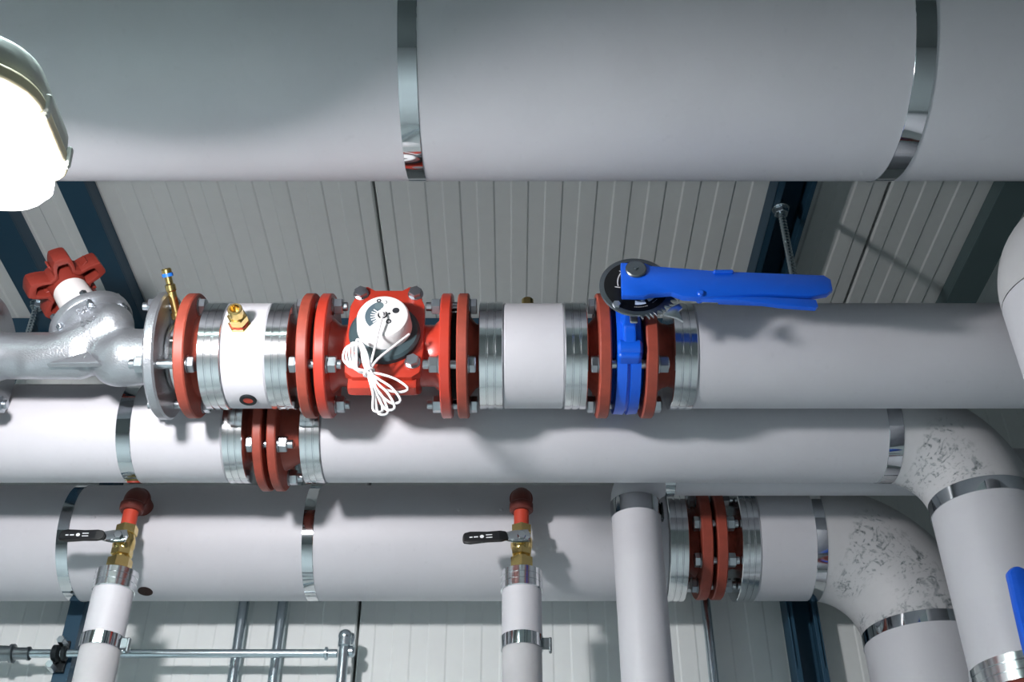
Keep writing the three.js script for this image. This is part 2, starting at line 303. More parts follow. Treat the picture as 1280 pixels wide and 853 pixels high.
// ---------------------------------------------------------------- meter line (first row)
const ROW1 = { y: EYE + 1.075, z: -1.493, r: 0.085, R: 0.101, rb: 0.08 };
{
  const at1 = x => [x, ROW1.y, ROW1.z];
  // pipe feeding the slanted valve, outside the frame
  const f = thing('feed_pipe', 'insulated pipe with flange feeding the silver slanted valve', 'pipe', at1(LEFT));
  pipe(f, 0, 2.045, ROW1.r); jacket(f, 2.045, 2.08, ROW1.r, 1); flange(f, 2.12, 2.138, ROW1.R, M.oxide, 2.08); gasket(f, 2.138, 2.1415, 0.068);
  // short spool between valve and meter
  const x0 = -0.547, s = thing('pipe_spool', 'short white insulated spool with brass nipple between valve and water meter', 'pipe', at1(x0));
  const X = v => v - x0;
  mesh('spacer', [latheX([[0.0006, 0], [0.0006, 0.052], [0.006, 0.058], [0.012, 0.062], [0.0225, 0.062], [0.0275, 0.056], [0.0275, 0]], 64)], M.chrome, s);
  flange(s, X(-0.519), X(-0.502), ROW1.R, M.oxide, X(-0.486));
  jacket(s, X(-0.486), X(-0.451), ROW1.r, -1); pipe(s, X(-0.451), X(-0.382), ROW1.r); jacket(s, X(-0.382), X(-0.347), ROW1.r, 1);
  flange(s, X(-0.331), X(-0.314), ROW1.R, M.oxide, X(-0.347)); gasket(s, X(-0.314), X(-0.3045), 0.07);
  bolts(s, X(-0.565) - 0.0, X(-0.502), ROW1.rb, 4, -45, -1, 0.012);
  bolts(s, X(-0.331), X(-0.287), ROW1.rb, 4, -45, 1, 0.01);
  // brass nipple on the front of the spool
  const n = mesh('brass_nipple', [hexX(0.083, 0.0875, 0.031), tubeX(0.0875, 0.092, 0.012), hexX(0.092, 0.106, 0.027), latheX([[0.106, 0.0115], [0.122, 0.0115], [0.1235, 0.0105], [0.1235, 0.0075], [0.111, 0.0065], [0.111, 0]], 28)].map(g => g.rotateY(-Math.PI / 2)), M.brass, s);
  n.position.set(X(-0.4235), 0.0, 0); mesh('washer', tubeZ(0.084, 0.0895, 0.0145), M.stubRed, s).position.set(X(-0.4235), 0, 0);
  const hole = mesh('drain_plug', [ring(-0.0875, -0.081, 0.008, 0.0135, 0.0005, 24).rotateZ(Math.PI / 2)], M.darkSteel, s); hole.position.set(X(-0.414), 0, 0);
  mesh('drain_stub', tubeY(-0.0865, -0.08, 0.009, 0.001, 20), M.stubRed, s).position.set(X(-0.414), 0, 0);
  // test nipple standing out of the spacer
  const tn = mesh('test_nipple', [tubeY(0, 0.012, 0.0095), latheY([[0.01, 0.0068], [0.045, 0.0068], [0.047, 0.0082], [0.056, 0.0082], [0.058, 0.0056], [0.07, 0.0056]], 24), latheY([[0.0745, 0], [0.0745, 0.0078], [0.081, 0.0078], [0.083, 0.006], [0.083, 0]], 24)], M.brass, s);
  const tdir = V(-0.2, 0.72, 0.7).normalize(); tn.position.set(X(-0.533), 0.036, 0.05); tn.quaternion.setFromUnitVectors(V(0, 1, 0), tdir);
  const br = mesh('cap_ring', latheY([[0.0695, 0.0055], [0.0695, 0.0088], [0.075, 0.0088], [0.075, 0.0055]], 24), M.blueRing, s); br.position.copy(tn.position); br.quaternion.copy(tn.quaternion);

  // second spool between meter and butterfly valve
  const x1 = -0.0855, s2 = thing('pipe_spool', 'white insulated spool with two cuffs between water meter and blue valve', 'pipe', at1(x1)), Q = v => v - x1;
  flange(s2, Q(-0.0855), Q(-0.0685), ROW1.R, M.oxide, Q(-0.0515)); gasket(s2, Q(-0.0948), Q(-0.0855), 0.07);
  jacket(s2, Q(-0.0515), Q(-0.0145), ROW1.r, -1); pipe(s2, Q(-0.0145), Q(0.0825), ROW1.r); jacket(s2, Q(0.0825), Q(0.1175), ROW1.r, 1);
  flange(s2, Q(0.1345), Q(0.153), ROW1.R, M.oxide, Q(0.1175));
  bolts(s2, Q(-0.112), Q(-0.0685), ROW1.rb, 4, -45, -1, 0.012);
  bolts(s2, Q(0.1345), Q(0.225), ROW1.rb, 4, -45, 1, 0.004);
  mesh('vent_nipple', [tubeY(0.08, 0.105, 0.007), latheY([[0.1, 0.01], [0.114, 0.01], [0.116, 0.008], [0.116, 0]], 20)], M.brass, s2).position.set(Q(0.026), 0, 0);

  // long run on to the right
  const x2 = 0.206, s3 = thing('insulated_pipe', 'plain white insulated pipe running on from the blue butterfly valve', 'pipe', at1(x2)), P = v => v - x2;
  flange(s3, P(0.206), P(0.2245), ROW1.R, M.oxide, P(0.251)); jacket(s3, P(0.251), P(0.287), ROW1.r, -1); pipe(s3, P(0.287), RIGHT - x2, ROW1.r);
}
// ---------------------------------------------------------------- water meter
{
  const t = thing('water_meter', 'red flanged water meter with white round register head', 'water meter', [-0.2, ROW1.y, ROW1.z]);
  for (const [a, b] of [[-0.104, -0.087], [0.088, 0.105]]) mesh('flange', latheX([[a, 0], [a, ROW1.R - 0.002], [a + 0.002, ROW1.R], [b - 0.002, ROW1.R], [b, ROW1.R - 0.002], [b, 0]], 72), M.red, t);
  mesh('body', [latheX([[-0.088, 0.062], [-0.074, 0.05], [-0.05, 0.05], [-0.02, 0.06], [0.02, 0.06], [0.05, 0.05], [0.075, 0.05], [0.089, 0.062]], 56, 0.8),
    extrude([[0.046, -0.094], [0.03, -0.096], [-0.01, -0.07], [-0.045, -0.045], [-0.05, 0.04], [-0.01, 0.075], [0.03, 0.09], [0.046, 0.09]], 0.108, 0.006).rotateY(-Math.PI / 2),
    box(0.03, 0.02, 0.05, 0, -0.078, 0.012, 0.006)], M.red, t);
  const plate = mesh('cover_plate', [extrude([[-0.06, 0.06], [-0.046, 0.098], [-0.034, 0.1], [-0.022, 0.092], [0.022, 0.092], [0.034, 0.1], [0.046, 0.098], [0.06, 0.06], [0.062, -0.03], [0.058, -0.07], [0.046, -0.08], [-0.046, -0.08], [-0.058, -0.07], [-0.062, -0.03]], 0.018, 0.003).translate(0, 0, 0.046)], M.red, t);
  const hb = join([hexX(0, 0.009, 0.019), tubeX(-0.002, 0.001, 0.0125, 0.0004, 20)]); hb.rotateY(-Math.PI / 2);
  for (const [x, y] of [[-0.044, 0.083], [0.044, 0.083], [-0.046, -0.052], [0.046, -0.052]]) { const b = mesh('cover_bolt', hb, M.zinc, t); b.position.set(x, y, 0.056); b.rotation.z = x * 9; }
  mesh('collar', [latheZ([[0.054, 0], [0.054, 0.056], [0.063, 0.056], [0.067, 0.052], [0.067, 0]], 64), box(0.02, 0.012, 0.01, 0, 0.058, 0.059, 0.002)], M.meterRing, t);
  const headY = 0.007;
  const head = mesh('register_head', latheZ([[0.065, 0], [0.065, 0.0435], [0.092, 0.041], [0.0965, 0.0385], [0.0975, 0.0365], [0.0975, 0]], 64), M.whitePlastic, t); head.position.y = headY;
  const faceTex = canvasTex(512, 512, (c, w) => {
    c.fillStyle = '#e9e7e6'; c.fillRect(0, 0, w, w);
    const cx = 256, cy = 256;
    c.fillStyle = '#4d5f68'; c.beginPath(); c.arc(cx + 10, cy + 6, 205, Math.PI * 0.74, Math.PI * 1.38); c.arc(cx + 10, cy + 6, 92, Math.PI * 1.38, Math.PI * 0.74, true); c.fill();
    c.strokeStyle = '#e6e6e6'; c.lineWidth = 13; for (let k = 0; k < 6; k++) { const a = Math.PI * (0.78 + k * 0.085); c.beginPath(); c.moveTo(cx + 10 + Math.cos(a) * 90, cy + 6 + Math.sin(a) * 90); c.lineTo(cx + 10 + Math.cos(a) * 146, cy + 6 + Math.sin(a) * 146); c.stroke(); }
    c.fillStyle = '#5d6f74'; c.beginPath(); c.arc(208, 120, 50, 0, 7); c.fill();
    c.fillStyle = '#2c2f33'; for (const [x, y, r] of [[396, 190, 40], [200, 52, 27], [326, 340, 32], [326, 232, 16]]) { c.beginPath(); c.arc(x, y, r, 0, 7); c.fill(); }
    c.fillStyle = '#d8d8d8'; c.beginPath(); c.arc(326, 342, 14, 0, 7); c.fill(); c.beginPath(); c.arc(200, 52, 11, 0, 7); c.fill();
    c.strokeStyle = '#33363a'; c.lineWidth = 9; c.beginPath(); c.arc(262, 75, 26, -1.2, 1.2); c.stroke();
    c.fillStyle = '#1d2023'; c.beginPath(); c.arc(252, 250, 54, 0, 7); c.fill();
  });
  const face = mesh('dial_face', new THREE.CircleGeometry(0.0362, 64), std({ map: faceTex, roughness: 0.3 }), t); face.position.set(0, headY, 0.0979);
  mesh('sensor', tubeZ(0.097, 0.103, 0.0055), M.whitePlastic, t).position.set(0, headY + 0.001, 0);
  // white pulse cable: lead from the register and a tied coil hanging below
  const z = 0.094, lead = [V(0, 0.008, 0.104), V(0.001, -0.002, 0.109), V(-0.003, -0.03, 0.108), V(-0.008, -0.06, 0.1), V(-0.014, -0.092, z)];
  const tie = V(-0.014, -0.098, z), g = [tubePath(lead, 0.0019, 40)];
  const loops = [];
  for (let k = 0; k < 5; k++) {   // upper left loops and lower right loops through the tie
    const o = (k - 2) * 0.0028, d = k * 0.0022, u = V(-0.052 + k * 0.004, -0.05 + k * 0.003 - (k % 2) * 0.004, z + o * 0.4);
    loops.push([tie.clone().add(V(o * 0.4, 0, o)), V(-0.022 + o * 0.5, -0.076 + d, z + o), V(-0.036 + d * 1.2, -0.046 - d, z + 0.004 + o), u, V(-0.056 + d * 2.4, -0.068, z + o), V(-0.04 + d, -0.092, z - o), tie.clone().add(V(0, o * 0.5, -o))]);
    const ex = [0.006, 0.014, 0.024, 0.032, 0.042][k], ey = [-0.168, -0.172, -0.163, -0.15, -0.128][k];
    loops.push([tie.clone().add(V(0, o * 0.5, -o)), V(-0.014 + ex * 0.35 + 0.004, -0.104 + (ey + 0.104) * 0.3 + 0.006, z + o), V(ex * 0.75, ey * 0.6 - 0.04, z + o), V(ex + 0.004, ey, z), V(ex - 0.007, ey - 0.002, z - o), V(ex * 0.3 - 0.006, ey * 0.5 - 0.058, z - o), tie.clone().add(V(o * 0.4, 0, o))]);
  }
  for (const l of loops) g.push(tubePath(l, 0.0019, 44, 8));
  g.push(tubePath([tie, V(-0.004, -0.078, z + 0.002), V(0.02, -0.05, z), V(0.042, -0.024, z - 0.004)], 0.0021, 20, 8));
  g.push(new THREE.TorusGeometry(0.008, 0.0022, 8, 24).rotateX(Math.PI / 2).rotateZ(0.6).translate(tie.x, tie.y, tie.z));
  mesh('cable', g, M.cable, t);
}
// ---------------------------------------------------------------- butterfly valve
{
  const t = thing('butterfly_valve', 'blue butterfly valve with long horizontal lever and toothed black dial plate', 'valve', [0.18, ROW1.y, ROW1.z]);
  mesh('body', [latheX([[-0.0258, 0], [-0.0258, 0.068], [-0.02, 0.075], [-0.0185, 0.094], [-0.003, 0.095], [-0.002, 0.09], [0.002, 0.09], [0.003, 0.095], [0.0185, 0.094], [0.02, 0.075], [0.0252, 0.068], [0.0252, 0]], 64, 0.4)], M.blue, t);
  // neck: profile in the z-y plane, swept across x
  const neckPts = smooth([[0.07, -0.06], [0.092, -0.052], [0.1, -0.035], [0.106, -0.022], [0.13, -0.022], [0.16, -0.026], [0.176, -0.03], [0.176, 0.03], [0.13, 0.02], [0.07, 0.03]], 4);
  const neck = extrude(neckPts, 0.02, 0.004).rotateY(-Math.PI / 2);
  mesh('neck', [neck, latheZ([[0.09, 0.013], [0.13, 0.013], [0.155, 0.018], [0.176, 0.03], [0.177, 0]], 32), box(0.038, 0.026, 0.026, 0, -0.052, 0.076, 0.007).rotateX(0.0), tubeX(-0.019, 0.019, 0.013, 0.004, 24).translate(0, -0.046, 0.084)], M.blue, t);
  const stud = mesh('stop_plate', box(0.011, 0.014, 0.004, -0.002, -0.057, 0.171), M.zinc, t);
  // toothed dial plate
  const cx = 0.004, cy = -0.004, out = [];
  for (let a = 0; a < 360; a += 3) {
    const r = a * Math.PI / 180; let R = 0.0545;
    if (a > 275 && a < 348) { const k = ((a - 275) / 7.3) % 1; R = k < 0.42 ? 0.062 : 0.054; if (a > 320) R += 0.002; }
    out.push([cx + R * Math.cos(r), cy + R * Math.sin(r)]);
  }
  mesh('dial_plate', extrude(out, 0.004, 0.0004).translate(0, 0, 0.18), M.steel, t);
  const dialTex = canvasTex(512, 512, (c, w) => {
    c.fillStyle = '#050607'; c.fillRect(0, 0, w, w);
    c.strokeStyle = '#d6d6d6'; c.lineWidth = 9; c.beginPath(); c.arc(300, 225, 190, Math.PI * 0.95, Math.PI * 1.2); c.stroke();
    c.beginPath(); c.moveTo(85, 262); c.lineTo(130, 270); c.moveTo(130, 95); c.lineTo(160, 120); c.stroke();
    c.fillStyle = '#b9cbe6'; c.save(); c.translate(256, 256);
    const block = (a0, a1, r0, r1) => { c.beginPath(); c.arc(0, 0, r1, a0, a1); c.arc(0, 0, r0, a1, a0, true); c.fill(); };
    block(1.2, 1.68, 150, 190); block(0.72, 1.05, 150, 182);
    c.strokeStyle = '#c8c8c8'; c.lineWidth = 6; c.setLineDash([9, 5]); c.beginPath(); c.arc(0, 0, 212, 1.2, 1.7); c.stroke(); c.beginPath(); c.arc(0, 0, 205, 0.7, 0.95); c.stroke(); c.restore();
  });
  const dial = mesh('dial_label', new THREE.CircleGeometry(0.0475, 64), std({ map: dialTex, roughness: 0.35 }), t); dial.position.set(cx, cy, 0.1824);
  mesh('dial_screw', [hexX(0, 0.005, 0.011).rotateY(-Math.PI / 2)], M.zinc, t).position.set(-0.027, -0.04, 0.182);
  // lever: pressed steel handle with rounded back
  const O = (p) => p.map(([x, y]) => [x - 0.18, y - 1.075]);
  const lever = O([[0.1610, 1.0968], [0.1979, 1.0955], [0.2058, 1.0903], [0.3044, 1.0803], [0.4575, 1.0725], [0.4665, 1.064], [0.4665, 1.046], [0.4572, 1.037], [0.4289, 1.0315], [0.3647, 1.0357], [0.3286, 1.0336], [0.2729, 1.0295], [0.2471, 1.0315], [0.2315, 1.0391], [0.1986, 1.0357], [0.1918, 1.0325], [0.1588, 1.0336], [0.1599, 1.0653]]);
  mesh('lever', [extrude(lever, 0.013, 0.004).translate(0, 0, 0.2015), tubeZ(0.19, 0.211, 0.005).translate(0.093, -0.039, 0), box(0.03, 0.006, 0.012, 0.13, 0.001, 0.2065, 0.003)], M.blue, t);
  const trig = O([[0.257, 1.036], [0.3286, 1.0346], [0.3644, 1.0346], [0.4398, 1.0285], [0.4412, 1.017], [0.4372, 1.013], [0.3943, 1.0165], [0.3309, 1.0268], [0.2728, 1.0296]]);
  mesh('trigger', [extrude(trig, 0.009, 0.002).translate(0, 0, 0.2), extrude(O([[0.3, 1.034], [0.44, 1.0265], [0.44, 1.0225], [0.3, 1.03]]), 0.012, 0.001).translate(0, 0, 0.196)], M.blue, t);
  mesh('trigger_pawl', extrude([[0.04, -0.062], [0.05, -0.05], [0.064, -0.042], [0.068, -0.05], [0.062, -0.056], [0.067, -0.075], [0.058, -0.068], [0.052, -0.066]], 0.004, 0.0005).translate(0, 0, 0.187), M.zinc, t);
  const pv = mesh('pivot_bolt', [latheZ([[0.205, 0], [0.205, 0.0155], [0.2105, 0.0155], [0.212, 0.014], [0.212, 0]], 40), latheZ([[0.211, 0.0042], [0.2145, 0.0036], [0.2145, 0]], 4)], M.steel, t); pv.position.set(0.002, 0.006, 0);
}
// ---------------------------------------------------------------- slanted seat valve
const font = await new FontLoader().loadAsync('fonts/droid/droid_sans_bold.typeface.json');
{
  const t = thing('slanted_valve', 'silver cast slanted seat valve with red star handwheel', 'valve', [-0.68, ROW1.y, ROW1.z]);
  const ax = V(-0.57, 0.81, -0.05).normalize(), j = V(0.042, -0.014, 0);
  // cast body from a smooth union of tapered capsules
  const cap = (p, a, b, ra, rb) => { const ab = b.clone().sub(a), pa = p.clone().sub(a), h = Math.max(0, Math.min(1, pa.dot(ab) / ab.lengthSq())); return pa.sub(ab.multiplyScalar(h)).length() - (ra + (rb - ra) * h); };
  const smin = (a, b, k) => { const h = Math.max(k - Math.abs(a - b), 0) / k; return Math.min(a, b) - h * h * k * 0.25; };
  const b1 = j.clone().addScaledVector(ax, 0.125);
  const field = p => {
    let d = cap(p, V(-0.2, 0, 0), V(-0.02, 0, 0), 0.0375, 0.0385);
    d = smin(d, cap(p, V(0.062, -0.006, 0.004), V(0.2, 0, 0), 0.0465, 0.0395), 0.008);
    const along = p.clone().sub(j).dot(ax);
    let barrel = cap(p, j, b1, 0.036, 0.063); barrel = Math.max(barrel, along - 0.098);
    d = smin(d, barrel, 0.012);
    d = smin(d, cap(p, V(-0.085, -0.018, 0.008), V(0.03, 0.045, 0.022), 0.02, 0.036), 0.01);
    return Math.max(d, Math.abs(p.x) - 0.138);
  };
  const N = 84, half = 0.15, mc = new MarchingCubes(N, new THREE.MeshStandardMaterial(), false, false, 200000);
  const hs = N / 2, p = V(0, 0, 0);
  for (let k = 0; k < N; k++) for (let jj = 0; jj < N; jj++) for (let i = 0; i < N; i++) { p.set((i - hs) / hs * half, (jj - hs) / hs * half, (k - hs) / hs * half); mc.field[k * N * N + jj * N + i] = -field(p); }
  mc.isolation = 0; mc.update();
  const bg = new THREE.BufferGeometry(), cnt = mc.count; const pa = new Float32Array(mc.positionArray.slice(0, cnt * 3)), nn = new Float32Array(cnt * 3), uv = new Float32Array(cnt * 2);
  for (let i = 0; i < cnt; i++) {
    p.set(pa[3 * i] * half, pa[3 * i + 1] * half, pa[3 * i + 2] * half); pa[3 * i] = p.x; pa[3 * i + 1] = p.y; pa[3 * i + 2] = p.z;
    const e = 0.0015, d0 = field(p.clone()), g = V(field(p.clone().add(V(e, 0, 0))) - d0, field(p.clone().add(V(0, e, 0))) - d0, field(p.clone().add(V(0, 0, e))) - d0).normalize(); nn.set([g.x, g.y, g.z], 3 * i); uv.set([p.x, p.y + p.z], 2 * i);
  }
  bg.setAttribute('position', new THREE.BufferAttribute(pa, 3)); bg.setAttribute('normal', new THREE.BufferAttribute(nn, 3)); bg.setAttribute('uv', new THREE.BufferAttribute(uv, 2));
  mesh('body', bg, M.silver, t);
  const q = new THREE.Quaternion().setFromUnitVectors(V(0, 1, 0), ax);
  const on = (m) => { m.position.copy(j); m.quaternion.copy(q); return m; };
  on(mesh('bonnet', [latheY([[0.085, 0.05], [0.09, 0.066], [0.093, 0.068], [0.103, 0.068], [0.106, 0.065], [0.109, 0.052], [0.12, 0.042], [0.124, 0.03], [0.124, 0]], 56, 0.6)], M.silver, t));
  const sg = join([hexX(-0.005, 0.005, 0.011).rotateZ(Math.PI / 2), tubeY(-0.03, -0.004, 0.0055, 0.001, 12)]);
  for (let k = 0; k < 6; k++) { const s = mesh('bonnet_screw', sg, M.zinc, t), a = k * Math.PI / 3 + 0.35; s.position.copy(j).add(V(0.06 * Math.cos(a), 0.11, 0.06 * Math.sin(a)).applyQuaternion(q)); s.quaternion.copy(q); }
  on(mesh('stem_collar', latheY([[0.11, 0], [0.11, 0.037], [0.15, 0.031], [0.19, 0.029], [0.19, 0]], 40), M.white, t));
  // star handwheel, hollow underneath
  const star = (k) => { const o = []; for (let i = 0; i < 90; i++) { const a = i / 90 * 2 * Math.PI, r = (0.0505 + 0.0145 * Math.max(-1, Math.min(1, 1.5 * Math.cos(5 * a + 0.9)))) * k; o.push([r * Math.cos(a), r * Math.sin(a)]); } return o; };
  const st = new THREE.Shape(star(1).map(p => new THREE.Vector2(...p))); const inner = new THREE.Path(star(0.86).map(p => new THREE.Vector2(...p))); st.holes.push(inner);
  const skirt = new THREE.ExtrudeGeometry(st, { depth: 0.026, bevelEnabled: true, bevelThickness: 0.002, bevelSize: 0.002, bevelSegments: 2 }); skirt.rotateX(-Math.PI / 2); skirt.translate(0, 0.2, 0);
  const topg = new THREE.ExtrudeGeometry(new THREE.Shape(star(0.99).map(p => new THREE.Vector2(...p))), { depth: 0.005, bevelEnabled: true, bevelThickness: 0.003, bevelSize: 0.001, bevelSegments: 2 }); topg.rotateX(-Math.PI / 2); topg.translate(0, 0.224, 0);
  const ribs = []; for (let k = 0; k < 5; k++) ribs.push(box(0.03, 0.018, 0.004, 0.04, 0.217, 0).rotateY(k * 2 * Math.PI / 5 + 0.06 + Math.PI / 5));
  on(mesh('handwheel', [toCreasedNormals(skirt, 0.5), toCreasedNormals(topg, 0.5), latheY([[0.184, 0], [0.184, 0.025], [0.204, 0.03], [0.226, 0.033], [0.226, 0]], 40), ...ribs], M.handRed, t));
  // end flanges
  const fl = (a, b) => latheX([[a, 0], [a, 0.1], [a + 0.003, 0.103], [b - 0.003, 0.103], [b, 0.1], [b, 0]], 72);
  mesh('end_flange', [fl(0.115, 0.1325), latheX([[0.085, 0.039], [0.105, 0.045], [0.116, 0.06]], 40, 0.9)], M.silver, t);
  mesh('end_flange', [fl(-0.178, -0.161), latheX([[-0.162, 0.055], [-0.15, 0.042], [-0.136, 0.0378], [-0.11, 0.0376]], 48, 0.9)], M.silver, t);
  bolts(t, -0.2, -0.161, ROW1.rb, 4, -45, 1, 0.008);
  // cast size marks on the barrel and gusset below
  const word = (s, size) => { const g = new TextGeometry(s, { font, size, depth: 0.0025, curveSegments: 3 }); g.center(); return g; };
  const ux = V(0.842, 0.54, 0), nz = V(0, 0, 1);
  const up = ax.clone(), right = new THREE.Vector3().crossVectors(up, nz).normalize(), nn2 = new THREE.Vector3().crossVectors(right, up).normalize();
  const tilt = (m, h, rad, a) => { const dir = right.clone().multiplyScalar(Math.sin(a)).addScaledVector(nn2, Math.cos(a)), rr = new THREE.Vector3().crossVectors(up, dir).normalize(); m.quaternion.setFromRotationMatrix(new THREE.Matrix4().makeBasis(rr, up, dir)); m.position.copy(j).addScaledVector(up, h).addScaledVector(dir, rad); };
  tilt(mesh('cast_mark', word('PN16', 0.0095), M.silver, t), 0.08, 0.0575, 0.05);
  tilt(mesh('cast_mark', word('DN65', 0.0095), M.silver, t), 0.054, 0.0572, -0.02);
  mesh('gusset', extrude([[-0.05, -0.036], [0.035, -0.036], [0.01, -0.012]], 0.012, 0.003).translate(0, -0.004, 0.03), M.silver, t);
}
// ---------------------------------------------------------------- second row: large pipe turning down at the right
const ROW2 = { y: EYE + 1.057, z: -1.70, r: 0.086 };
function cuffDown(parent, x, yTop, yBot, r, mat = M.alu) { const g = latheY([[yBot - 0.0005, 0.03], [yBot, r + 0.001], [yBot + 0.001, r + 0.0022], [yBot + (yTop - yBot) * 0.33, r + 0.0022], [yBot + (yTop - yBot) * 0.33 + 0.001, r + 0.0008], [yBot + (yTop - yBot) * 0.38, r + 0.0022], [yBot + (yTop - yBot) * 0.66, r + 0.0022], [yBot + (yTop - yBot) * 0.66 + 0.001, r + 0.0008], [yBot + (yTop - yBot) * 0.71, r + 0.0022], [yTop - 0.001, r + 0.0022], [yTop, r]], 64, 0.25); const m = mesh('end_cuff', g, mat, parent); m.position.x = x; return m; }
{
  const a = thing('insulated_pipe', 'white insulated pipe passing below the silver slanted valve', 'pipe', [LEFT, ROW2.y, ROW2.z]), X = v => v - LEFT;
  pipe(a, 0, X(-0.652) - 0.0004, ROW2.r); pipe(a, X(-0.652) + 0.0004, X(-0.487), ROW2.r); strapRing(a, X(-0.664), ROW2.r, 0.024);
  jacket(a, X(-0.487), X(-0.4525), ROW2.r, 1); flange(a, X(-0.433), X(-0.4175), 0.101, M.oxide, X(-0.4525)); gasket(a, X(-0.4175), X(-0.409), 0.068);
  bolts(a, X(-0.433), X(-0.3935), 0.08, 4, -45, 1, 0.012);
  const x0 = -0.409, b = thing('insulated_pipe', 'white insulated pipe with scuffed elbow turning down to the blue lever', 'pipe', [x0, ROW2.y, ROW2.z]), Q = v => v - x0;
  flange(b, Q(-0.409), Q(-0.3935), 0.101, M.oxide, Q(-0.357)); jacket(b, Q(-0.357), Q(-0.3225), ROW2.r, -1);
  pipe(b, Q(-0.3225), Q(0.6445), ROW2.r); strapRing(b, Q(0.632), ROW2.r, 0.025);
  const el = mesh('elbow_cover', bend(0.145, ROW2.r), M.pvcDirty, b); el.position.set(Q(0.6445), 0, 0);
  const vx = Q(0.79);
  mesh('strap', latheY([[-0.157, ROW2.r - 0.004], [-0.157, ROW2.r + 0.0016], [-0.133, ROW2.r + 0.0016], [-0.133, ROW2.r - 0.004]], 96), M.strap, b).position.x = vx;
  mesh('insulation', tubeY(0.632 - 1.057, -0.145, ROW2.r, 0.002, 64), M.pvc, b).position.x = vx;
  cuffDown(b, vx, 0.634 - 1.057, 0.592 - 1.057, ROW2.r);
  mesh('flange', [tubeY(-0.505, -0.487, 0.1, 0.002, 48), tubeY(-0.49, -0.465, 0.055)], M.oxide, b).position.x = vx;
  // valve below with upright lever
  const v = thing('butterfly_valve', 'blue valve with upright rounded lever beside the elbow downpipe', 'valve', [0.79, ROW2.y - 0.506, ROW2.z]);
  mesh('body', [tubeY(-0.048, 0, 0.09, 0.004, 48), tubeZ(0.05, 0.15, 0.018).translate(-0.03, -0.024, 0)], M.blue, v);
  mesh('dial_plate', tubeZ(0.14, 0.144, 0.05).translate(-0.03, -0.024, 0), M.steel, v);
  mesh('lever', [extrude(smooth([[-0.068, -0.03], [-0.068, 0.155], [-0.0665, 0.168], [-0.053, 0.176], [-0.0395, 0.168], [-0.038, 0.155], [-0.038, -0.03], [-0.03, -0.045], [-0.05, -0.05]], 4), 0.024, 0.008).translate(0, 0, 0.158)], M.blue, v);
  const d = thing('insulated_pipe', 'insulated downpipe below the upright blue lever', 'pipe', [0.79, 0, ROW2.z]);
  const dy = ROW2.y - 0.556;
  mesh('flange', [tubeY(dy - 0.018, dy, 0.1, 0.002, 48), tubeY(dy - 0.05, dy - 0.015, 0.055)], M.oxide, d); mesh('insulation', tubeY(0, dy - 0.05, ROW2.r), M.pvc, d);
}
// ---------------------------------------------------------------- slim branch behind the second row, dropping through the middle
{
  const y = EYE + 1.068, z = -1.854, r = 0.044;
  const t = thing('insulated_pipe', 'slim white insulated pipe dropping from behind the second row', 'pipe', [0.225, y, z]);
  const R = 0.066;
  const b = mesh('elbow_cover', bend(R, r, -1), M.pvc, t); b.position.set(R, 0, 0);
  mesh('insulation', tubeX(R, RIGHT - 0.225, r, 0.002, 56), M.pvc, t); strapRing(t, 0.055, r, 0.02);
  mesh('insulation', tubeY(-y, -R, r, 0.002, 56), M.pvc, t);
  mesh('strap', latheY([[-0.098, r - 0.004], [-0.098, r + 0.0016], [-0.067, r + 0.0016], [-0.067, r - 0.004]], 64), M.strap, t);
  mesh('strap_clip', box(0.004, 0.034, 0.014, r + 0.003, -0.088, 0.008), M.darkSteel, t);
}
